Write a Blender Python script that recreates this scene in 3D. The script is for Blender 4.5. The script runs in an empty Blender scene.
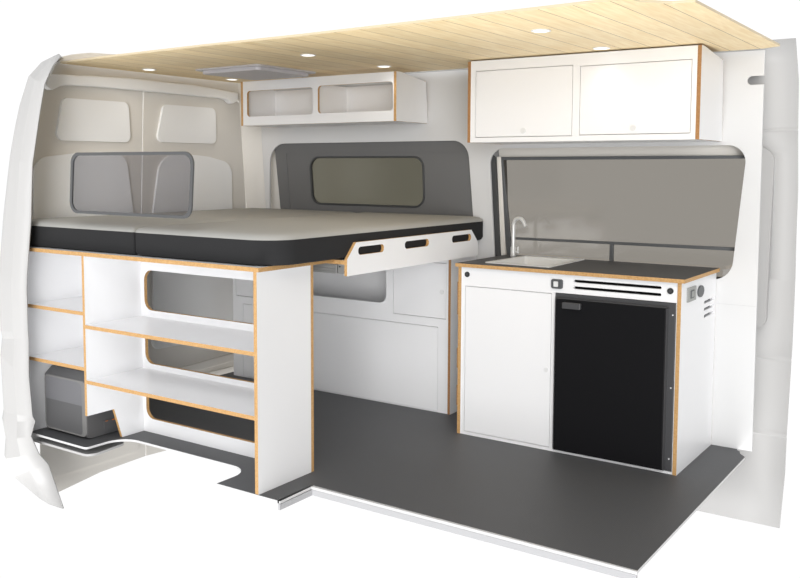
import bpy, bmesh, math, random
from mathutils import Vector, Matrix
scene = bpy.context.scene
COL = scene.collection
random.seed(4)

# ------------------------------------------------------------------ materials
def new_mat(name):
    m = bpy.data.materials.new(name); m.use_nodes = True
    nt = m.node_tree; b = nt.nodes['Principled BSDF']
    return m, nt, b
def lin(c):
    return tuple(((v/255)/12.92 if v/255 <= .04045 else ((v/255+.055)/1.055)**2.4) for v in c) + (1,)
def flat(name, rgb, rough=.5, metal=0, spec=.5, bump=0, scale=200, var=0):
    m, nt, b = new_mat(name)
    b.inputs['Base Color'].default_value = lin(rgb)
    b.inputs['Roughness'].default_value = rough
    b.inputs['Metallic'].default_value = metal
    b.inputs['Specular IOR Level'].default_value = spec
    if bump or var:
        tc = nt.nodes.new('ShaderNodeTexCoord'); n = nt.nodes.new('ShaderNodeTexNoise')
        n.inputs['Scale'].default_value = scale; n.inputs['Detail'].default_value = 3
        nt.links.new(tc.outputs['Object'], n.inputs['Vector'])
        if bump:
            bp = nt.nodes.new('ShaderNodeBump'); bp.inputs['Strength'].default_value = bump; bp.inputs['Distance'].default_value = .002
            nt.links.new(n.outputs['Fac'], bp.inputs['Height']); nt.links.new(bp.outputs['Normal'], b.inputs['Normal'])
        if var:
            r = nt.nodes.new('ShaderNodeValToRGB'); c = lin(rgb)
            r.color_ramp.elements[0].color = tuple(v*(1-var) for v in c[:3])+(1,)
            r.color_ramp.elements[1].color = tuple(min(1, v*(1+var)) for v in c[:3])+(1,)
            nt.links.new(n.outputs['Fac'], r.inputs['Fac']); nt.links.new(r.outputs['Color'], b.inputs['Base Color'])
    return m
def ply_mat(name, a, bcol):
    m, nt, b = new_mat(name)
    tc = nt.nodes.new('ShaderNodeTexCoord'); mp = nt.nodes.new('ShaderNodeMapping'); n = nt.nodes.new('ShaderNodeTexNoise')
    mp.inputs['Scale'].default_value = (40, 40, 40)
    n.inputs['Scale'].default_value = 3; n.inputs['Detail'].default_value = 4
    r = nt.nodes.new('ShaderNodeValToRGB')
    r.color_ramp.elements[0].position = .3; r.color_ramp.elements[1].position = .7
    r.color_ramp.elements[0].color = lin(a); r.color_ramp.elements[1].color = lin(bcol)
    nt.links.new(tc.outputs['Object'], mp.inputs['Vector']); nt.links.new(mp.outputs['Vector'], n.inputs['Vector'])
    nt.links.new(n.outputs['Fac'], r.inputs['Fac']); nt.links.new(r.outputs['Color'], b.inputs['Base Color'])
    b.inputs['Roughness'].default_value = .6
    return m
def plank_mat():
    m, nt, b = new_mat('pale_wood_planks')
    N = nt.nodes.new; Lk = nt.links.new
    tc = N('ShaderNodeTexCoord'); sx = N('ShaderNodeSeparateXYZ'); Lk(tc.outputs['Object'], sx.inputs[0])
    def math_(op, a, bb=None):
        n = N('ShaderNodeMath'); n.operation = op
        for i, v in enumerate((a, bb)):
            if v is None: continue
            if isinstance(v, (int, float)): n.inputs[i].default_value = v
            else: Lk(v, n.inputs[i])
        return n.outputs[0]
    u = math_('DIVIDE', math_('ADD', sx.outputs['X'], 11.0), .1375)      # object origin sits on a groove
    fr = math_('FRACT', u); fl = math_('FLOOR', u)
    groove = math_('LESS_THAN', math_('ABSOLUTE', math_('SUBTRACT', fr, .5)), .487)
    wn = N('ShaderNodeTexWhiteNoise'); wn.noise_dimensions = '1D'; Lk(fl, wn.inputs['W'])
    mp = N('ShaderNodeCombineXYZ'); Lk(math_('MULTIPLY', sx.outputs['X'], 22.0), mp.inputs[0])
    Lk(math_('ADD', math_('MULTIPLY', sx.outputs['Y'], 2.2), math_('MULTIPLY', fl, 7.3)), mp.inputs[1])
    n = N('ShaderNodeTexNoise'); n.inputs['Scale'].default_value = 2.2; n.inputs['Detail'].default_value = 5; n.inputs['Distortion'].default_value = .6
    Lk(mp.outputs[0], n.inputs['Vector'])
    r = N('ShaderNodeValToRGB'); r.color_ramp.elements[0].position = .3; r.color_ramp.elements[1].position = .72
    r.color_ramp.elements[0].color = lin((233, 206, 156)); r.color_ramp.elements[1].color = lin((248, 229, 188))
    Lk(n.outputs['Fac'], r.inputs['Fac'])
    hsv = N('ShaderNodeHueSaturation'); Lk(r.outputs['Color'], hsv.inputs['Color'])
    Lk(math_('ADD', math_('MULTIPLY', wn.outputs['Value'], .12), .94), hsv.inputs['Value'])
    mx = N('ShaderNodeMix'); mx.data_type = 'RGBA'
    mx.inputs['A'].default_value = lin((140, 112, 72)); Lk(groove, mx.inputs['Factor']); Lk(hsv.outputs['Color'], mx.inputs['B'])
    Lk(mx.outputs['Result'], b.inputs['Base Color']); b.inputs['Roughness'].default_value = .5
    return m
def glass_mat(name, tint, refl=.12, rough=.06):
    m = bpy.data.materials.new(name); m.use_nodes = True; nt = m.node_tree
    for n in list(nt.nodes): nt.nodes.remove(n)
    o = nt.nodes.new('ShaderNodeOutputMaterial'); t = nt.nodes.new('ShaderNodeBsdfTransparent'); g = nt.nodes.new('ShaderNodeBsdfGlossy')
    t.inputs['Color'].default_value = lin(tint); g.inputs['Roughness'].default_value = rough; g.inputs['Color'].default_value = (.9, .9, .9, 1)
    x = nt.nodes.new('ShaderNodeMixShader'); x.inputs[0].default_value = refl
    nt.links.new(t.outputs[0], x.inputs[1]); nt.links.new(g.outputs[0], x.inputs[2]); nt.links.new(x.outputs[0], o.inputs[0])
    return m
def emit(name, rgb, s):
    m, nt, b = new_mat(name); b.inputs['Base Color'].default_value = lin(rgb)
    b.inputs['Emission Color'].default_value = lin(rgb); b.inputs['Emission Strength'].default_value = s
    return m
def vinyl_mat():
    m, nt, b = new_mat('dark_ribbed_vinyl')
    N = nt.nodes.new; Lk = nt.links.new
    tc = N('ShaderNodeTexCoord'); ck = N('ShaderNodeTexVoronoi'); ck.inputs['Scale'].default_value = 130; ck.inputs['Randomness'].default_value = .15
    Lk(tc.outputs['Object'], ck.inputs['Vector'])
    r = N('ShaderNodeValToRGB'); r.color_ramp.elements[0].color = lin((85, 86, 88)); r.color_ramp.elements[1].color = lin((75, 76, 78))
    r.color_ramp.elements[0].position = .1; r.color_ramp.elements[1].position = .6
    Lk(ck.outputs['Distance'], r.inputs['Fac']); Lk(r.outputs['Color'], b.inputs['Base Color'])
    bp = N('ShaderNodeBump'); bp.inputs['Strength'].default_value = .25; bp.inputs['Distance'].default_value = .002
    Lk(ck.outputs['Distance'], bp.inputs['Height']); Lk(bp.outputs['Normal'], b.inputs['Normal'])
    b.inputs['Roughness'].default_value = .55
    return m

WHITE = flat('white_laminate', (234, 234, 235), .32, spec=.4)
WALLW = flat('white_wall_lining', (206, 206, 206), .5, spec=.3)
SHELL = flat('white_painted_steel', (186, 185, 184), .4, spec=.4)
SKIN = flat('inner_steel_skin', (168, 167, 166), .45, spec=.3)
BEIGE = flat('warm_grey_steel', (219, 215, 208), .5, spec=.3)
PLY = ply_mat('plywood_edge', (178, 136, 84), (200, 160, 108))
PLYD = ply_mat('darker_plywood_edge', (152, 108, 64), (170, 126, 80))
PLANK = plank_mat()
PLANKE = flat('pale_plank_end', (205, 190, 160), .6)
VINYL = vinyl_mat()
EDGEW = flat('white_floor_edging', (204, 204, 204), .5)
STEPG = flat('pale_grey_step', (176, 176, 178), .45)
GREYT = flat('grey_top_fabric', (166, 165, 161), .85, spec=.2, bump=.3, scale=500, var=.04)
BLACKF = flat('black_side_fabric', (43, 43, 44), .9, spec=.2, bump=.5, scale=600, var=.18)
UPH = flat('charcoal_upholstery', (107, 107, 107), .85, spec=.2, bump=.35, scale=400, var=.05)
RUBBER = flat('dark_rubber', (64, 65, 66), .55)
FRAMEG = flat('dark_grey_frame', (84, 86, 88), .45)
NFRAME = flat('mid_grey_frame', (84, 85, 86), .45)
COUNTER = flat('anthracite_worktop', (64, 64, 66), .5, var=.08, scale=300)
FRIDGE = flat('black_fridge_front', (20, 20, 22), .5, spec=.12)
FRIDGEF = flat('dark_grey_fridge_frame', (70, 70, 72), .4)
HANDLE = flat('charcoal_plastic', (68, 68, 70), .45)
DARK = flat('black_plastic', (40, 42, 43), .4)
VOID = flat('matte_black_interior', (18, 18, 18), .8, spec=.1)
STEEL = flat('brushed_steel', (216, 216, 215), .35, metal=.3)
SINKM = flat('white_enamel_steel', (222, 222, 221), .3)
KNOB = flat('pale_grey_knob', (224, 224, 224), .3, metal=.1)
OUTLET = flat('grey_socket_plastic', (150, 151, 148), .45)
VENTP = flat('lavender_grey_plastic', (196, 194, 198), .5)
BOXG = flat('grey_textured_plastic', (92, 92, 93), .5, bump=.25, scale=350)
BOXL = flat('light_grey_plastic', (112, 112, 115), .4)
BOXE = flat('silver_grey_trim', (120, 119, 118), .45)
ORANGE = flat('orange_plastic', (196, 112, 50), .5)
ALU = flat('aluminium', (176, 176, 174), .35, metal=.7)
COVER = flat('white_window_cover', (240, 240, 239), .6, spec=.3)
LAMP = emit('warm_white_lamp', (255, 252, 245), 1.6)
GLASSN = glass_mat('grey_tinted_glass', (224, 224, 227), .04, .1)
GLASSK = glass_mat('smoke_tinted_glass', (197, 194, 189), .08, .12)
GLASSU = glass_mat('olive_tinted_glass', (160, 158, 148), .06, .15)

# ------------------------------------------------------------------ helpers
ORIGIN = {}
def tag(o, label=None, cat=None, group=None, kind=None):
    if label: o['label'] = label
    if cat: o['category'] = cat
    if group: o['group'] = group
    if kind: o['kind'] = kind
    return o
def thing(name, label, cat, loc, group=None):
    o = bpy.data.objects.new(name, None); COL.objects.link(o); o.location = loc; o.empty_display_size = .05
    ORIGIN[o.name] = Vector(loc); tag(o, label, cat, group)
    return o
def obj(name, bm, mats, parent=None, origin=None, smooth=None, bevel=0, bseg=2, recalc=True):
    """one mesh object; bm is in world coordinates and is re-based on the root's (or its own) origin"""
    if recalc: bmesh.ops.recalc_face_normals(bm, faces=bm.faces[:])
    if parent is not None: off = ORIGIN[parent.name]
    else: off = Vector(origin) if origin else Vector((0, 0, 0))
    bmesh.ops.translate(bm, verts=bm.verts[:], vec=-off)
    me = bpy.data.meshes.new(name); bm.to_mesh(me); bm.free()
    for m in (mats if isinstance(mats, (list, tuple)) else [mats]): me.materials.append(m)
    o = bpy.data.objects.new(name, me); COL.objects.link(o)
    if parent is not None: o.parent = parent
    else: o.location = off
    ORIGIN[o.name] = off
    if smooth is not None:
        me.shade_smooth(); me.set_sharp_from_angle(angle=math.radians(smooth))
    if bevel:
        md = o.modifiers.new('edge_rounding', 'BEVEL'); md.width = bevel; md.segments = bseg; md.limit_method = 'ANGLE'; md.angle_limit = math.radians(40)
        md.harden_normals = False
    return o
def struct(name, bm, mats, parent=None, **k):
    o = obj(name, bm, mats, parent, **k)
    if parent is None: o['kind'] = 'structure'
    return o

def arc_poly(pts, radii, seg=7):
    """polygon with rounded corners"""
    out = []; n = len(pts)
    for i, p in enumerate(pts):
        r = radii[i] if isinstance(radii, (list, tuple)) else radii
        p = Vector(p); a = Vector(pts[i-1]); b = Vector(pts[(i+1) % n])
        if r <= 0: out.append(tuple(p)); continue
        d1 = (a-p).normalized(); d2 = (b-p).normalized()
        ang = d1.angle(d2); t = min(r/math.tan(ang/2), .49*(a-p).length, .49*(b-p).length); rr = t*math.tan(ang/2)
        c = p+(d1+d2).normalized()*(rr/math.sin(ang/2))
        s = p+d1*t-c; e = p+d2*t-c
        tot = s.angle_signed(e)
        for k in range(seg+1):
            v = s.copy(); v.rotate(Matrix.Rotation(-tot*k/seg, 2)); out.append(tuple(c+v))
    return out
def rr(x0, z0, x1, z1, r, seg=7): return arc_poly([(x0, z0), (x1, z0), (x1, z1), (x0, z1)], r, seg)
def disc(cx, cz, r, n=24): return [(cx+r*math.cos(2*math.pi*i/n), cz+r*math.sin(2*math.pi*i/n)) for i in range(n)]
def to3(axis, uv, d):
    u, v = uv
    return {'x': (d, u, v), 'y': (u, d, v), 'z': (u, v, d)}[axis]
def prism(bm, axis, outer, d0, d1, holes=(), mi=(0, 1), hmi=None):
    loops = [outer]+list(holes); caps = []
    for d in (d0, d1):
        es = []; ls = []
        for L in loops:
            vs = [bm.verts.new(to3(axis, p, d)) for p in L]; ls.append(vs)
            es += [bm.edges.new((vs[i], vs[(i+1) % len(vs)])) for i in range(len(vs))]
        r = bmesh.ops.triangle_fill(bm, use_beauty=True, use_dissolve=False, edges=es)
        for g in r['geom']:
            if isinstance(g, bmesh.types.BMFace): g.material_index = mi[0]
        caps.append(ls)
    for li, (A, B) in enumerate(zip(*caps)):
        n = len(A); em = mi[1] if (li == 0 or hmi is None) else hmi
        for i in range(n):
            f = bm.faces.new((A[i], A[(i+1) % n], B[(i+1) % n], B[i])); f.material_index = em
    return bm
def P(axis, outer, d0, d1, holes=(), mi=(0, 1), hmi=None): return prism(bmesh.new(), axis, outer, d0, d1, holes, mi, hmi)
def box(bm, x0, y0, z0, x1, y1, z1, mi=0):
    return prism(bm, 'z', [(x0, y0), (x1, y0), (x1, y1), (x0, y1)], z0, z1, (), (mi, mi))
def B(*a): return box(bmesh.new(), *a)
def rect(x0, z0, x1, z1): return [(x0, z0), (x1, z0), (x1, z1), (x0, z1)]
def tube(bm, pts, rad, n=12, mi=0, cap=True):
    pts = [Vector(p) for p in pts]; rings = []
    up = None
    for i, p in enumerate(pts):
        t = (pts[min(i+1, len(pts)-1)]-pts[max(i-1, 0)]).normalized()
        if up is None:
            up = Vector((0, 0, 1)) if abs(t.z) < .9 else Vector((0, 1, 0))
        a = t.cross(up).normalized(); b = a.cross(t).normalized(); up = b
        r = rad[i] if isinstance(rad, (list, tuple)) else rad
        rings.append([bm.verts.new(p+a*r*math.cos(2*math.pi*k/n)+b*r*math.sin(2*math.pi*k/n)) for k in range(n)])
    for A, C in zip(rings, rings[1:]):
        for k in range(n): bm.faces.new((A[k], A[(k+1) % n], C[(k+1) % n], C[k])).material_index = mi
    if cap:
        for R in (rings[0], rings[-1]): bm.faces.new(R).material_index = mi
    return bm
def cyl(axis, cu, cv, d0, d1, r, n=28, bm=None):
    return prism(bm or bmesh.new(), axis, disc(cu, cv, r, n), d0, d1, (), (0, 0))
def loft(bm, rows, mi=0):
    vs = [[bm.verts.new(p) for p in r] for r in rows]
    for A, C in zip(vs, vs[1:]):
        for i in range(len(A)-1): bm.faces.new((A[i], A[i+1], C[i+1], C[i])).material_index = mi
    return bm
def solid(o, t, off=1):
    m = o.modifiers.new('sheet_thickness', 'SOLIDIFY'); m.thickness = t; m.offset = off
    return o

W = .5665
# ------------------------------------------------------------------ setting : floor
fl = [(-1.985, -1.285), (-1.43, -1.285)]
fl += arc_poly([(-1.43, -1.285), (-1.388, -1.285), (-1.385, -1.058), (-.487, -1.058), (-.487, -1.276)], [0, .04, .12, .14, 0], 8)[1:]
fl += [(-.113, -1.276), (-.12, -1.05), (1.344, -1.056), (1.344, .457), (1.31, .50), (1.30, .535), (1.283, .55), (1.283, W+.002), (-1.985, W+.002)]
struct('floor', P('z', fl, -.011, 0), [VINYL, EDGEW], origin=(-.3, -.3, 0))
bm = B(-.12, -1.066, -.012, 1.346, -1.056, 0.0)
box(bm, -.128, -1.276, -.012, -.12, -1.056, 0.0)
o = struct('trim_1', bm, EDGEW, origin=(.6, -1.06, 0))
bm = B(-.122, -1.063, -.040, 1.343, -1.053, -.0145); box(bm, -.126, -1.274, -.040, -.116, -1.053, -.0145)
struct('trim_2', bm, STEPG, origin=(.6, -1.06, 0))
# pressed steel underfloor pan over the rear corner
struct('trim_3', P('z', arc_poly([(-1.97, -1.255), (-1.40, -1.255), (-1.43, -1.0), (-1.97, -1.0)], [0, .05, .05, 0]), -.062, -.05), [SHELL, SHELL])

# ------------------------------------------------------------------ setting : ceiling
cl = [(-2.04, -.912), (-1.649, -.948), (-.83, -.982), (-.238, -.987), (.497, -1.017), (.856, -1.03), (1.16, -1.045), (1.262, -1.04),
      (1.272, -.975), (1.325, -.905), (1.352, -.878), (1.429, -.864), (1.429, .482), (1.345, .53), (-2.04, .51)]
struct('ceiling', P('z', cl, 1.965, 1.975), [PLANK, PLANKE], origin=(1.331, -.2, 1.965))

# ------------------------------------------------------------------ setting : far inner wall lining
op1 = arc_poly([(-1.84, 1.02), (-.235, 1.02), (-.285, 1.555), (-1.832, 1.553)], [.05, .05, .11, .13], 9)
op2 = arc_poly([(-.095, .80), (-.142, 1.506), (1.281, 1.512), (1.222, .845)], [.03, .085, .085, .10], 9)
slot = arc_poly([(1.345, 1.80), (1.268, 1.80), (1.268, 1.842), (1.345, 1.842)], [0, .0205, .0205, 0])
wl = [(-1.872, 0), (1.351, 0), (1.345, 1.80)] + slot[1:-1] + [(1.345, 1.842), (1.345, 1.963), (-1.93, 1.963), (-1.872, 1.1)]
struct('wall_back', P('y', wl, W, W+.012, [op1, op2]), [WALLW, WALLW], origin=(0, W, 0))
# butt joint between the lower and the upper lining sheet
struct('trim_4', B(1.158, W-.0012, .7225, 1.349, W, .7245), flat('joint_shadow_grey', (196, 196, 196), .6))

# ------------------------------------------------------------------ setting : outer steel skin of the far side
prof = [(2.012, .592, 1.476), (1.82, .64, 1.487), (1.592, .668, 1.487), (1.297, .70, 1.492), (1.06, .712, 1.49), (.859, .718, 1.492), (.541, .71, 1.492), (.40, .70, 1.491), (.10, .668, 1.490), (-.107, .65, 1.492), (-.36, .57, 1.492)]
def skin_at(z):
    for a, b in zip(prof, prof[1:]):
        if b[0] <= z <= a[0]:
            t = (a[0]-z)/(a[0]-b[0]); return a[1]+t*(b[1]-a[1]), a[2]+t*(b[2]-a[2])
    return prof[0][1:] if z > prof[0][0] else prof[-1][1:]
zs = sorted(set([p[0] for p in prof] + [1.50, 1.47, 1.15, .84, 1.600, 1.585, 1.578, .468, .452, .444, .09, .074, .066] + [1.9, 1.7]), reverse=True)
xs = [-2.06, -1.64, -.59, -.09, 1.29, 1.49]
def groove_dz(z): return -.006 if abs(z-1.585) < .003 or abs(z-.452) < .003 or abs(z-.074) < .003 else 0
bm = bmesh.new(); grid = []
for z in zs:
    y, xe = skin_at(z); row = []
    for i, x in enumerate(xs): row.append(bm.verts.new((xe if i == len(xs)-1 else x, y+groove_dz(z), z)))
    grid.append(row)
for j in range(len(zs)-1):
    for i in range(len(xs)-1):
        zc = (zs[j]+zs[j+1])/2; xc = (xs[i]+xs[i+1])/2
        if -1.64 < xc < -.59 and 1.15 < zc < 1.47: continue
        if -.09 < xc < 1.29 and .84 < zc < 1.50: continue
        f = bm.faces.new((grid[j][i], grid[j][i+1], grid[j+1][i+1], grid[j+1][i]))
        f.material_index = 0
o = struct('wall_outer', bm, [SKIN], origin=(0, .7, 0), smooth=25); solid(o, .006, -1)
# raised inner pressing of the shell beside the lining
bm = P('y', arc_poly([(1.315, .60), (1.372, .62), (1.384, 1.47), (1.315, 1.51)], [0, .05, .06, 0]), .664, .70)
struct('trim_5', bm, [SKIN, SKIN], bevel=.006)

# ------------------------------------------------------------------ setting : near rear body corner left standing at the cut
PL = [(-.969, 2.0), (-1.019, 1.976), (-1.071, 1.949), (-1.146, 1.872), (-1.203, 1.718), (-1.234, 1.601), (-1.268, 1.449), (-1.315, 1.148), (-1.353, .827), (-1.358, .78), (-1.353, .537), (-1.345, .494), (-1.358, .4), (-1.35, .105), (-1.36, .059), (-1.344, -.047), (-1.353, -.142), (-1.312, -.251), (-1.161, -.417)]
PR = [(-1.101, 1.965), (-1.152, 1.914), (-1.175, 1.87), (-1.203, 1.814), (-1.232, 1.683), (-1.249, 1.596), (-1.286, 1.402), (-1.303, 1.118), (-1.335, .839), (-1.339, .768), (-1.339, .556), (-1.336, .52), (-1.341, .323), (-1.327, .111), (-1.311, .081), (-1.339, .009), (-1.299, -.092), (-1.244, -.165), (-1.159, -.43)]
PM = [((a[0]*.45+b[0]*.55)-.012, a[1]*.45+b[1]*.55) for a, b in zip(PL, PR)]
rows = [[(-1.76, y, z) for y, z in PR], [(-1.86, y, z) for y, z in PM], [(-1.96, y, z) for y, z in PL],
        [(-2.02, y+.03, z) for y, z in PL], [(-2.06, y+.10, z-.004) for y, z in PL]]
bm = loft(bmesh.new(), rows)
o = struct('wall_near', bm, SHELL, origin=(-1.9, -1.3, 0), smooth=7); solid(o, .008, 1)

# ------------------------------------------------------------------ setting : rear doors
XR = -2.05
d1 = [(-1.03, -.45), (-.98, -.455), (-.70, -.42), (-.362, -.412), (-.362, 1.10), (-.328, 1.86), (-.5, 1.89), (-1.0, 1.88), (-1.09, 1.5), (-1.16, 1.0)]
d2 = [(-.3553, -.412), (-.0, -.43), (.35, -.43), (.55, -.40), (.556, 1.13), (.502, 1.83), (.44, 1.875), (-.321, 1.89), (-.3213, 1.86), (-.3553, 1.10)]
door1 = struct('door_1', P('x', d1, XR-.006, XR), [BEIGE, BEIGE], origin=(XR, -.8, -.42))
door2 = struct('door_2', P('x', d2, XR-.006, XR), [BEIGE, BEIGE], origin=(XR, .1, -.42))
obj('window_cover', P('x', arc_poly([(-.957, 1.54), (-.44, 1.54), (-.452, 1.779), (-.905, 1.777)], .04), XR, XR+.016), [COVER, COVER], door1, bevel=.008)
obj('window_cover', P('x', arc_poly([(-.243, 1.548), (.268, 1.548), (.262, 1.783), (-.18, 1.783)], .04), XR, XR+.016), [COVER, COVER], door2, bevel=.008)
obj('door_liner', P('x', arc_poly([(-1.14, .25), (-.43, .25), (-.43, 1.12), (-.475, 1.475), (-.66, 1.48), (-.86, 1.467), (-1.095, 1.44)], [.05, .05, .3, .16, 0, 0, .10], 10), XR, XR+.014), [COVER, COVER], door1, bevel=.006)
obj('door_liner', P('x', arc_poly([(-.30, .25), (.41, .25), (.41, 1.42), (.2, 1.462), (.08, 1.472), (-.21, 1.47), (-.275, 1.12)], [.05, .05, .10, 0, 0, .14, .3], 10), XR, XR+.014), [COVER, COVER], door2, bevel=.006)
for d, y0, y1 in ((door1, -1.15, -.37), (door2, -.35, .52)):
    obj('lower_rib', P('x', [(y0, .04), (y1, .06), (y1, .12), (y0, .09)], XR, XR+.018), [BEIGE, BEIGE], d, bevel=.006)
    obj('lower_cover', P('x', arc_poly([(y0+.05, -.36), (y1-.05, -.36), (y1-.05, .02), (y0+.05, .02)], .03), XR, XR+.01), [BEIGE, BEIGE], d, bevel=.004)
    obj('door_seam', P('x', [(y0+.12, 1.70), (y1-.02, 1.715), (y1-.02, 1.712), (y0+.12, 1.697)], XR, XR+.002), [BEIGE, BEIGE], d)
hd = [(-1.03, 1.80), (-.97, 1.885), (-.934, 1.953), (-.88, 2.008), (-.792, 2.031), (-.698, 2.047), (-.479, 2.058), (.163, 2.059), (.50, 2.01), (.58, 1.93), (.60, 1.80), (.52, 1.83), (.45, 1.885), (-.32, 1.90), (-.96, 1.89)]
struct('wall_rear', P('x', hd, XR-.045, XR-.005), [BEIGE, BEIGE], origin=(XR, -.2, 1.9))
bmm = [(-1.012, 1.897), (-.747, 1.911), (-.465, 1.92), (.051, 1.918), (.449, 1.896), (.443, 1.84), (.381, 1.817), (.35, 1.838), (.312, 1.848), (-.215, 1.851), (-.695, 1.851), (-.89, 1.845), (-.94, 1.835), (-.997, 1.809), (-1.036, 1.835)]
struct('trim_6', P('x', bmm, XR+.002, XR+.05), [COVER, COVER], origin=(XR, -.2, 1.87), bevel=.01)

rows = []
for z in (2.0, 1.82, 1.6, 1.3, 1.06, .86, .54, .4, .1, -.107, -.36):
    y = skin_at(z)[0]-.012
    e = .500+(1.84-z)*.08 if z > 1.13 else .563
    e = min(e, y-.03)
    rows.append([(XR-.006, e+.0045, z), (XR+.004, e+.007, z), (XR+.05, e+(y-e)*.55, z), (XR+.13, y-.004, z), (-1.74, y, z)])
o = struct('trim_10', loft(bmesh.new(), rows), BEIGE, origin=(-1.95, .6, 0), smooth=50); solid(o, .005, 1)

# ------------------------------------------------------------------ windows
def window_frame_ring(outer, inner, y0, y1): return P('y', outer, y0, y1, [inner], (0, 0))
# near side window, left standing where the body side is cut away
no = arc_poly([(-1.455, 1.168), (-.60, 1.168), (-.577, 1.463), (-1.43, 1.463)], .055, 9)
ni = arc_poly([(-1.438, 1.182), (-.616, 1.182), (-.594, 1.448), (-1.414, 1.448)], .044, 9)
w1 = struct('window_1', window_frame_ring(no, ni, -1.300, -1.290), NFRAME, origin=(-1.0, -1.29, 1.17), bevel=.0015)
obj('glass_pane', P('y', ni, -1.296, -1.292), [GLASSN, GLASSN], w1)
# window in the upholstered panel
uo = arc_poly([(-1.478, 1.150), (-.588, 1.150), (-.600, 1.466), (-1.502, 1.466)], .075, 9)
ui = arc_poly([(-1.466, 1.162), (-.600, 1.162), (-.612, 1.454), (-1.490, 1.454)], .062, 9)
w2 = struct('window_2', window_frame_ring(uo, ui, W+.013, W+.034), RUBBER, origin=(-1.05, W+.05, 1.16), bevel=.003)
obj('glass_pane', P('y', ui, W+.026, W+.029), [GLASSU, GLASSU], w2)
# long kitchen window
ko = [(-.034, .80), (-.102, 1.458), (1.30, 1.462), (1.262, .80)]
ka = [(-.028, .9985), (-.080, 1.440), (1.28, 1.446), (1.25, 1.004)]
kb = [(-.010, .83), (-.026, .985), (.574, .987), (.574, .83)]
kc = [(.592, .83), (.592, .987), (1.245, .987), (1.24, .83)]
w3 = struct('window_3', P('y', ko, .612, .634, [ka, kb, kc], (0, 0)), FRAMEG, origin=(.6, .62, .82), bevel=.002)
obj('glass_pane', P('y', ko, .622, .626), [GLASSK, GLASSK], w3)
rec = [(-.060, .78), (-.120, 1.53), (1.33, 1.53), (1.30, .78)]
rin = [(-.03, .82), (-.095, 1.445), (1.285, 1.450), (1.25, .82)]
struct('trim_7', P('y', rec, .636, .642, [rin]), [BEIGE, BEIGE])
bm = P('y', [(-.072, .80), (-.040, .80), (-.088, 1.46), (-.114, 1.46)], .604, .612)
struct('trim_8', bm, [BEIGE, BEIGE], bevel=.003)
bm = P('y', [(-.17, .80), (-.068, .80), (-.112, 1.40), (-.118, 1.455), (-.150, 1.49), (-.18, 1.49)], W+.02, .602)
struct('trim_9', bm, [RUBBER, RUBBER])

# ------------------------------------------------------------------ upholstered wall panel beside the bed
t = thing('upholstered_wall_panel', 'charcoal upholstered wall panel around the small window beside the bed', 'wall panel', (-1.03, W+.03, 1.02))
pan = arc_poly([(-1.745, 1.02), (-.22, 1.02), (-.262, 1.58), (-1.812, 1.575)], [.02, .02, .10, .02], 8)
obj('cushion', P('y', pan, W+.020, W+.045, [uo]), [UPH, UPH], t, bevel=.008)
obj('piping', P('y', [(-1.70, 1.487), (-.30, 1.487), (-.30, 1.492), (-1.70, 1.492)], W+.016, W+.020), [UPH, UPH], t)
obj('piping', P('y', [(-1.668, 1.06), (-1.662, 1.06), (-1.70, 1.487), (-1.706, 1.487)], W+.016, W+.020), [UPH, UPH], t)

# ------------------------------------------------------------------ rear shelf unit under the bed
XS = -.238; YN = -1.274; YB = -.922; HP = .958
su = thing('shelf_unit', 'white shelving unit with ply edges carrying the bed, holes in its back', 'shelf unit', (-1.1, -1.1, 0))
obj('side_panel', P('x', rect(YN, 0, YB, HP), XS-.019, XS), [WHITE, PLY], su)
holes = [arc_poly([(-1.365, z0), (-.36, z0), (-.36, z1), (-1.365, z1)], .055, 7) for z0, z1 in ((.650, .860), (.367, .56), (.073, .272))]
obj('back_panel', P('y', rect(-1.99, 0, XS, HP), YB, YB+.019, holes), [WHITE, PLY], su)
dv = [(YN, HP), (YN, .158), (-1.112, .158), (-1.064, 0), (YB, 0), (YB, HP)]
obj('divider', P('x', dv, -1.403, -1.386), [WHITE, PLY], su)
obj('end_panel', P('x', rect(YN, 0.0, YB, HP), -1.880, -1.863), [WHITE, PLY], su)
for z in (.662, .384): obj('shelf', P('z', rect(-1.863, YN, -1.403, YB), z, z+.018), [WHITE, PLY], su)
for z in (.598, .321): obj('shelf', P('z', rect(-1.386, YN, XS-.019, YB), z, z+.018), [WHITE, PLY], su)
obj('top_panel', P('z', rect(-2.0, -1.28, -.222, -.775), HP, HP+.019), [WHITE, PLY], su)
# ------------------------------------------------------------------ pull-out bed frame
pf = thing('pull_out_bed_frame', 'white pull-out bed front with three hand slots on a ply board', 'bed frame', (-.5, -.2, .89))
obj('slat_board', P('z', rect(-2.0, -.77, -.1585, .44), .950, .9695), [WHITE, PLY], pf)
fr_ = [(-.775, .898), (.448, .898), (.448, .975), (.372, 1.049), (-.707, 1.049), (-.775, .975)]
sl = [arc_poly(rect(a, .9885, b, 1.027), .019, 8) for a, b in ((-.69, -.482), (-.327, -.047), (.155, .368))]
sl = [arc_poly(rect(a, .9885, b, 1.027), .019, 8) for a, b in ((-.69, -.482), (-.30, -.075), (.16, .368))]
obj('front_panel', P('x', fr_, -.1585, -.143, sl), [WHITE, PLY], pf)
bm = B(-.42, -.735, .900, -.235, -.705, .942)
for z in (.908, .921, .934): box(bm, -.42, -.738, z-.003, -.24, -.735, z+.002)
obj('drawer_runner', bm, ALU, pf, bevel=.002)
rc = obj('runner_bracket', B(-.225, -.74, .902, -.166, -.705, .947), ALU, pf, bevel=.002)
for x, z in ((-.212, .935), (-.182, .913)): obj('screw', cyl('y', x, z, -.742, -.74, .004, 12), DARK, rc)

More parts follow.
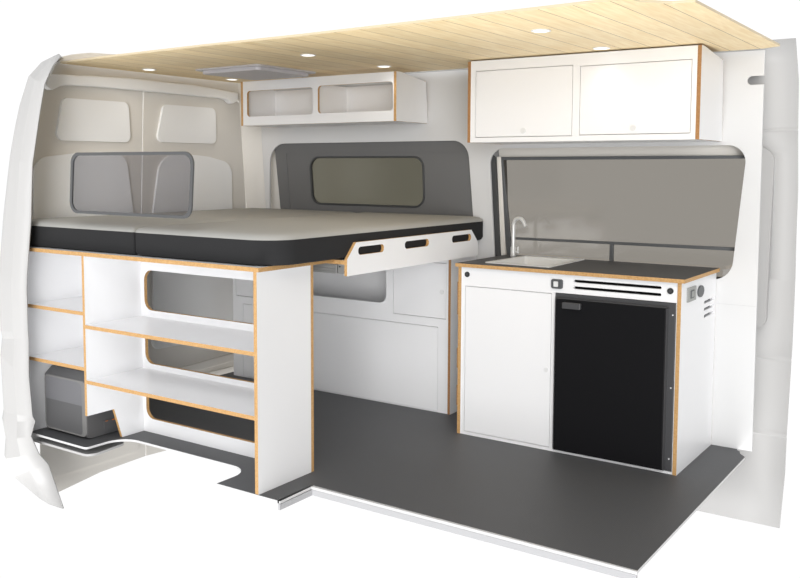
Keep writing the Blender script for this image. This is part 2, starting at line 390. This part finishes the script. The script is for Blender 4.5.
# ------------------------------------------------------------------ mattress, two halves
def mattress(name, label, x0, x1, y0, y1, rads, side):
    root = thing(name, label, 'mattress', ((x0+x1)/2, (y0+y1)/2, .9775), )
    out = arc_poly([(x0, y0), (x1, y0), (x1, y1), (x0, y1)], rads, 12)
    n = len(out); cx, cy = (x0+x1)/2, (y0+y1)/2
    def ring(bm, z, ins):
        vs = []
        for px, py in out:
            dx, dy = px-cx, py-cy
            vs.append(bm.verts.new((cx+dx*(1-ins/abs(x1-x0)*2), cy+dy*(1-ins/abs(y1-y0)*2), z)))
        return vs
    def stack(bm, levels, capt, capb):
        rs = [ring(bm, z, i) for z, i in levels]
        for A, C in zip(rs, rs[1:]):
            for k in range(n): bm.faces.new((A[k], A[(k+1) % n], C[(k+1) % n], C[k]))
        if capb: bm.faces.new(rs[0])
        if capt: bm.faces.new(rs[-1])
        return bm
    zb = .978
    obj('side_border', stack(bmesh.new(), [(zb, .02), (zb+.006, .006), (zb+.02, 0), (zb+.11, 0), (zb+.112, .004)], True, True), BLACKF, root, smooth=35)
    obj('top_cover', stack(bmesh.new(), [(zb+.110, -.001), (zb+.121, .003), (zb+.131, .014), (zb+.138, .045), (zb+.143, .12), (zb+.145, .3)], True, True), GREYT, root, smooth=60)
    return root
mattress('mattress', 'grey topped black mattress half at the rear doors', -1.99, -1.046, -1.248, .548, [.06, .012, .012, .04], 0)
mattress('mattress', 'larger grey topped black mattress half beside the kitchen', -1.033, -.1605, -1.252, .558, [.012, .15, .03, .012], 1)

# ------------------------------------------------------------------ low cabinet along the far wall
lc = thing('low_cabinet', 'low white cabinet along the far wall under the bed, with open niche', 'cabinet', (-1.1, .43, 0))
YC = .281
niche = arc_poly([(-1.45, .597), (-.681, .597), (-.681, .90), (-1.45, .90)], .05, 7)
dl = rect(-1.903, .541, -1.53, .86); dr = rect(-.632, .541, -.268, .86); lp = rect(-1.84, .004, -.32, .493)
obj('front_panel', P('y', rect(-1.93, 0, -.252, .948), YC, YC+.016, [niche, dl, dr, lp], (0, 1), 0), [WHITE, PLY], lc)
g = .003
def inset(r): (a, b), (c, d) = r[0], r[2]; return rect(a+g, b+g, c-g, d-g)
for r_, kx in ((dl, -1.56), (dr, -.297)):
    d = obj('door', P('y', inset(r_), YC+.001, YC+.015), [WHITE, WHITE], lc)
    obj('knob', cyl('y', kx, .695, YC-.004, YC+.001, .013), KNOB, d)
obj('lower_flap', P('y', inset(lp), YC+.001, YC+.015), [WHITE, WHITE], lc)
obj('side_panel', P('x', rect(YC-.004, 0, W-.002, .948), -.252, -.236), [WHITE, PLYD], lc)
obj('side_panel', P('x', rect(YC+.016, 0, W-.002, .948), -1.93, -1.914), [WHITE, PLYD], lc)
bm = bmesh.new(); box(bm, -1.5, W-.02, .40, -.64, W-.012, .92)
obj('niche_lining', bm, WHITE, lc)
obj('cabinet_floor', B(-1.914, YC+.016, .0, -.252, W-.01, .016), WHITE, lc)
lc.location.x += .018

# ------------------------------------------------------------------ portable cool box on the floor under the shelves
cb = thing('cool_box', 'grey two-tone rounded appliance box on the floor under the lowest left shelf', 'appliance', (-1.66, -1.08, 0))
bd = [(-1.20, .004), (-.97, .004), (-.97, .33), (-1.155, .337), (-1.20, .300)]
obj('case', P('x', arc_poly(bd, [.02, .02, .02, .015, .012], 4), -1.838, -1.488, (), (0, 0)), BOXG, cb, bevel=.012, bseg=3)
fo = rr(-1.832, .03, -1.49, .312, .03); fi = rr(-1.822, .05, -1.515, .292, .028)
obj('front_rim', P('y', arc_poly([(-1.834, .012), (-1.489, .012), (-1.489, .302), (-1.834, .302)], .03), -1.206, -1.198, [arc_poly([(-1.826, .02), (-1.522, .02), (-1.522, .292), (-1.826, .292)], [.02, .02, .035, .02])], (0, 0)), BOXE, cb, bevel=.002)
obj('upper_front', P('y', arc_poly([(-1.826, .172), (-1.522, .172), (-1.522, .292), (-1.826, .292)], [0, 0, .035, .02]), -1.204, -1.197), [BOXL, BOXL], cb)
obj('lower_front', P('y', arc_poly([(-1.826, .02), (-1.522, .02), (-1.522, .1715), (-1.826, .1715)], [.02, .02, 0, 0]), -1.203, -1.197), [BOXG, BOXG], cb)
sp = obj('socket_plate', P('x', rect(-1.10, .022, -1.028, .078), -1.487, -1.484), [BOXG, BOXG], cb)
obj('orange_mark', B(-1.4845, -1.092, .072, -1.4828, -1.076, .076), ORANGE, sp)
obj('orange_mark', B(-1.4845, -1.05, .070, -1.4828, -1.032, .076), ORANGE, sp)

# ------------------------------------------------------------------ kitchen unit
K0, K1 = -.005, 1.1525
kc_ = thing('kitchen_cabinet', 'white kitchen cabinet with ply edges, fridge bay and door on the floor', 'cabinet', (.57, .28, 0))
obj('side_panel', P('x', rect(-.004, 0, W-.002, .884), K0, K0+.019), [WHITE, PLY], kc_)
sv = [arc_poly([(.365, z0-.008), (.53, z0-.008+.002), (.53, z0+.008), (.365, z0+.006)], .006, 4) for z0 in (.752, .718, .684)]
obj('side_panel', P('x', rect(-.004, 0, W-.002, .884), K1-.018, K1, sv, (0, 1), 0), [WHITE, PLY], kc_)
obj('vent_backing', B(K1-.040, .33, .66, K1-.030, .55, .78), STEPG, kc_)
kd = rect(.034, .016, .522, .786); kf = rect(.538, .010, 1.130, .792)
ks = [arc_poly(rect(.634, a, 1.06, b), .006, 5) for a, b in ((.848, .862), (.816, .830))]
obj('front_panel', P('y', rect(K0+.019, 0, K1-.018, .884), 0, .016, [kd, kf]+ks), [WHITE, WHITE], kc_)
d = obj('door', P('y', inset(kd), .001, .015), [WHITE, WHITE], kc_)
obj('knob', cyl('y', .497, .403, -.004, .001, .011), KNOB, d)
obj('cabinet_floor', B(K0+.019, .016, 0, K1-.018, W-.01, .009), WHITE, kc_)
obj('back_panel', B(K0+.019, W-.008, 0, K1-.018, W-.002, .884), VOID, kc_)
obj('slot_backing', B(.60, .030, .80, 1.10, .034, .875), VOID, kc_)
for x, z in ((.047, .846), (1.102, .844)):
    b_ = obj('push_button', cyl('y', x, z, -.006, 0.0, .014), DARK, kc_, bevel=.002)
    obj('button_centre', cyl('y', x, z, -.0085, -.006, .007), HANDLE, b_)
sw = obj('light_switch', P('y', rr(.521, .812, .580, .858, .010), -.010, 0), [FRAMEG, FRAMEG], kc_, bevel=.003)
obj('switch_bezel', P('y', arc_poly([(.532, .818), (.566, .812), (.566, .858), (.532, .852)], .004), -.015, -.010), [NFRAME, NFRAME], sw, bevel=.002)
obj('switch_rocker', P('y', rr(.537, .822, .560, .848, .003), -.018, -.015), [KNOB, KNOB], sw)
so = obj('power_socket', P('x', rr(.076, .786, .206, .852, .004), K1, K1+.006), [OUTLET, OUTLET], kc_, bevel=.002)
obj('socket_insert', P('x', rr(.115, .800, .170, .838, .004), K1+.006, K1+.008), [FRAMEG, FRAMEG], so)
obj('socket_insert', P('x', rr(.128, .806, .160, .832, .003), K1+.008, K1+.0095), [OUTLET, OUTLET], so)
ro = obj('round_socket', P('x', [(.285+.046*math.cos(a), .816+.028*math.sin(a)) for a in [i*2*math.pi/28 for i in range(28)]], K1, K1+.008), [FRAMEG, FRAMEG], kc_, bevel=.003)
for z0, z1 in ((.629, .803), (.346, .453), (.147, .255)):
    obj('joint_tab', B(K0-.012, .006, z0, K0, .022, z1), PLYD, kc_, bevel=.003)

# fridge inside the bay
fg = thing('fridge', 'black built-in fridge in the right half of the kitchen cabinet', 'fridge', (.834, .25, .010))
obj('body', B(.546, .02, .016, 1.124, .50, .786), DARK, fg)
obj('front_frame', P('y', rect(.541, .013, 1.127, .789), .002, .02, [rect(.575, .03, 1.085, .755)], (0, 0)), FRIDGEF, fg, bevel=.002)
fd = obj('door', B(.556, -.032, .020, 1.094, .003, .768), [FRIDGE], fg, bevel=.004)
obj('door_edge', B(1.094, -.029, .020, 1.0965, .002, .766), FRIDGEF, fd)
obj('door_edge', B(.558, -.029, .768, 1.094, .002, .770), FRIDGEF, fd)
obj('handle', B(.597, -.052, .725, .690, -.031, .755), HANDLE, fd, bevel=.004)
for z in (.735, .40, .07): obj('screw', cyl('y', 1.115, z, -.001, .002, .0035, 12), KNOB, fg)

# worktop, sink, tap
sk = [(.100, .082), (.476, .070), (.466, .540), (.118, .552)]
wt = obj('worktop', P('z', [(K0-.012, -.016), (K1+.016, -.016), (K1+.016, W-.001), (K0-.012, W-.001)], .884, .902, [[(.112, .094), (.464, .082), (.454, .478), (.128, .490)]]), [COUNTER, PLY], origin=(.57, .28, .884))
tag(wt, 'anthracite worktop with ply edge on the white kitchen cabinet', 'worktop')
st = thing('sink', 'pale rectangular sink set into the anthracite worktop', 'sink', (.29, .31, .902))
ri = arc_poly([(.122, .104), (.454, .092), (.446, .468), (.136, .480)], .02, 5)
obj('rim', P('z', arc_poly(sk, .012, 5), .902, .907, [ri], (0, 0)), SINKM, st, bevel=.002)
bm = bmesh.new(); cx, cy = .29, .285
rs = []
for z, s in ((.907, 1.0), (.90, .985), (.79, .93), (.776, .88)):
    rs.append([bm.verts.new((cx+(x-cx)*s, cy+(y-cy)*s, z)) for x, y in ri])
for A, C in zip(rs, rs[1:]):
    for k in range(len(A)): bm.faces.new((A[k], A[(k+1) % len(A)], C[(k+1) % len(A)], C[k]))
bm.faces.new(rs[-1])
bs = obj('basin', bm, SINKM, st, smooth=40)
obj('drain', cyl('z', cx, cy, .7765, .781, .03), STEEL, bs)
tp = thing('faucet', 'slim brushed steel gooseneck tap standing behind the sink', 'faucet', (.064, .48, .902))
obj('base', cyl('z', .064, .48, .902, .956, .0155), STEEL, tp, smooth=40, bevel=.002)
pts = [(.064, .48, .95), (.064, .48, 1.0), (.064, .48, 1.06)]
for i in range(1, 13):
    a = math.pi-math.radians(150)*i/12; pts.append((.064+.037*(1+math.cos(a)), .48-.012*i/12, 1.075+.042*math.sin(a)))
l = pts[-1]; pts.append((l[0]+.012, l[1]-.003, l[2]-.024))
obj('spout', tube(bmesh.new(), pts, .0112, 14), STEEL, tp, smooth=50)
bm = tube(bmesh.new(), [(.07, .48, .925), (.098, .475, .927)], .008, 12); tube(bm, [(.096, .475, .922), (.096, .475, .958)], .0055, 10)
obj('lever', bm, STEEL, tp, smooth=50)

# ------------------------------------------------------------------ overhead cupboards
def overhead(root, x0, x1, y0, z0, z1, cut, ply):
    side = [(y0-.003, z0), (W-.001, z0), (W-.025, z1-.028), (y0+.02, z1), (y0-.003, z1)]
    side = [(y0-.003, z0), (W-.001, z0), (W-.025, z1-.030), (W-.03, z1-.034), (y0+.05, z1-.001), (y0-.003, z1)]
    obj('side_panel', P('x', side, x0, x0+.018), [WHITE, ply], root)
    obj('side_panel', P('x', side, x1-.018, x1), [WHITE, ply], root)
    obj('bottom_panel', B(x0+.018, y0+.016, z0, x1-.018, W-.002, z0+.014), WHITE, root)
    obj('back_panel', B(x0+.018, W-.03, z0+.014, x1-.018, W-.02, z1-.04), WHITE, root)
oc = thing('overhead_cabinet', 'closed white wall cupboard with two flap doors above the kitchen window', 'cupboard', (.54, .38, 1.53))
OX0, OX1, OY, OZ0, OZ1 = -.064, 1.158, .181, 1.53, 1.9575
overhead(oc, OX0, OX1, OY, OZ0, OZ1, 0, PLYD)
do = [rect(-.019, 1.555, .532, 1.905), rect(.569, 1.558, 1.116, 1.897)]
obj('front_panel', P('y', [(OX0+.018, OZ0), (OX1-.018, OZ0), (OX1-.018, OZ1), (OX0+.018, OZ1)], OY, OY+.016, do), [WHITE, WHITE], oc)
for r_, kx in zip(do, (.263, .844)):
    d = obj('door', P('y', inset(r_), OY+.001, OY+.015), [WHITE, WHITE], oc)
    obj('knob', cyl('y', kx, 1.587, OY-.004, OY+.001, .014), KNOB, d)
oo = thing('overhead_shelf', 'open white wall shelf with two long openings above the bed', 'shelf', (-1.17, .4, 1.66))
UX0, UX1, UY, UZ0, UZ1 = -1.772, -.561, .234, 1.66, 1.940
overhead(oo, UX0, UX1, UY, UZ0, UZ1, 0, PLY)
uh = [arc_poly(rect(-1.722, 1.716, -1.176, 1.879), .022, 5), arc_poly(rect(-1.138, 1.720, -.586, 1.885), .022, 5)]
obj('front_panel', P('y', rect(UX0+.018, UZ0, UX1-.018, UZ1), UY, UY+.016, uh), [WHITE, PLY], oo)
obj('divider', B(-1.166, UY+.016, UZ0+.014, -1.150, W-.03, UZ1-.04), WHITE, oo)

# ------------------------------------------------------------------ roof vent and downlights
rv = thing('roof_vent', 'square pale grey roof vent in the plank ceiling above the bed', 'roof vent', (-1.37, -.05, 1.965))
obj('frame', P('z', rr(-1.63, -.31, -1.115, .205, .03), 1.955, 1.9645, [rr(-1.565, -.245, -1.18, .14, .03)], (0, 0)), VENTP, rv, bevel=.003)
obj('blind_tray', P('z', rr(-1.60, -.28, -1.145, .175, .03), 1.936, 1.9555), [VENTP, VENTP], rv, bevel=.008)
bm = bmesh.new(); rs = []
for z, s in ((1.976, .27), (2.06, .27), (2.095, .255), (2.112, .20), (2.117, .1)):
    rs.append([bm.verts.new((x, y, z)) for x, y in rr(-1.37-s, -.05-s, -1.37+s, -.05+s, s*.55, 8)])
for A, C in zip(rs, rs[1:]):
    for k in range(len(A)): bm.faces.new((A[k], A[(k+1) % len(A)], C[(k+1) % len(A)], C[k]))
bm.faces.new(rs[-1]); bm.faces.new(rs[0])
obj('dome', bm, RUBBER, rv, smooth=40)
spots = [(-1.856, -.444, 'round white downlight over the mattress, nearest the near rear corner'),
         (-1.875, .257, 'round white downlight between the roof vent and the open shelf end'),
         (-.628, -.466, 'round white downlight right of the roof vent, nearer the open side'),
         (-.602, .165, 'round white downlight in front of the right end of the open shelf'),
         (.713, -.573, 'round white downlight nearest the open side over the kitchen'),
         (.715, .085, 'round white downlight right in front of the closed overhead cupboard')]
proto = None
for i, (x, y, lab) in enumerate(spots):
    if i == 0:
        proto = thing('downlight', lab, 'ceiling light', (x, y, 1.965), 'downlights in the plank ceiling')
        obj('bezel', P('z', disc(x, y, .041), 1.9605, 1.9648, [disc(x, y, .033)], (0, 0)), WHITE, proto)
        obj('lens', P('z', disc(x, y, .0325), 1.9612, 1.9646), [LAMP, LAMP], proto)
    else:
        r = proto.copy(); COL.objects.link(r); r.location = (x, y, 1.965); r['label'] = lab
        for c in list(proto.children):
            k = c.copy(); COL.objects.link(k); k.parent = r
    L = bpy.data.lights.new('downlight_beam', 'SPOT'); L.energy = 1.2; L.spot_size = math.radians(125); L.spot_blend = .9; L.shadow_soft_size = .03; L.color = (1, .97, .92)
    lo = bpy.data.objects.new('downlight_beam', L); COL.objects.link(lo); lo.location = (x, y, 1.955)

# ------------------------------------------------------------------ light
# invented gradient: full white backdrop, open side dimmed so added suns can be stronger
w = bpy.data.worlds.new('studio_white'); scene.world = w; w.use_nodes = True
nt = w.node_tree; bg = nt.nodes['Background']; bg.inputs[1].default_value = 1.03
tc = nt.nodes.new('ShaderNodeTexCoord'); dt = nt.nodes.new('ShaderNodeVectorMath'); dt.operation = 'DOT_PRODUCT'
dt.inputs[1].default_value = (-.57, .82, 0)
mr = nt.nodes.new('ShaderNodeMapRange'); mr.interpolation_type = 'SMOOTHSTEP'
mr.inputs['From Min'].default_value = -.35; mr.inputs['From Max'].default_value = .45; mr.inputs['To Min'].default_value = .30; mr.inputs['To Max'].default_value = 1.0
nt.links.new(tc.outputs['Generated'], dt.inputs[0]); nt.links.new(dt.outputs['Value'], mr.inputs['Value']); nt.links.new(mr.outputs['Result'], bg.inputs[0])
def fill_sun(direction, energy, ang):  # added suns without a visible source, each aimed to brighten certain surfaces
    sun = bpy.data.lights.new('fill_sun', 'SUN'); sun.energy = energy; sun.angle = math.radians(ang); sun.color = (1, 1, 1)
    o = bpy.data.objects.new('fill_sun', sun); COL.objects.link(o)
    o.rotation_euler = Vector(direction).to_track_quat('-Z', 'Y').to_euler()
fill_sun((-.56, .83, -.04), 1.95, 28)  # added frontal fill reaching the cabinet under the bed
fill_sun((-.46, .78, .42), .65, 40)  # added upward fill for the rear ceiling and upper wall
fill_sun((.10, .46, .88), 2.9, 50)  # added fill from below to brighten the ceiling
fill_sun((-.36, .66, -.66), 1.3, 40)  # added fill from above for shelf tops, mattress and floor

# ------------------------------------------------------------------ camera
yaw, pitch, roll, f, ppx, ppy = .6012, -.0801, .0035, 904.465, 394.558, 239.7285
cy, sy, cp, sp_ = math.cos(yaw), math.sin(yaw), math.cos(pitch), math.sin(pitch)
fwd = Vector((-sy*cp, cy*cp, sp_)); right = Vector((cy, sy, 0)); up = right.cross(fwd)
cr, sr = math.cos(roll), math.sin(roll)
r2 = cr*right+sr*up; u2 = -sr*right+cr*up
cd = bpy.data.cameras.new('camera'); cd.sensor_fit = 'HORIZONTAL'; cd.sensor_width = 36; cd.lens = f/800*36
cd.shift_x = (400-ppx)/800; cd.shift_y = (ppy-289)/800
co = bpy.data.objects.new('camera', cd); COL.objects.link(co)
M = Matrix((r2, u2, -fwd)).transposed().to_4x4(); M.translation = Vector((2.3667, -4.0506, 1.3978)); co.matrix_world = M
scene.camera = co
vs = scene.view_settings
scene.cycles.diffuse_bounces = 8; scene.cycles.max_bounces = 16; scene.cycles.transparent_max_bounces = 16
vs.view_transform = 'Standard'; vs.look = 'None'; vs.exposure = 0; vs.gamma = 1; vs.use_curve_mapping = False
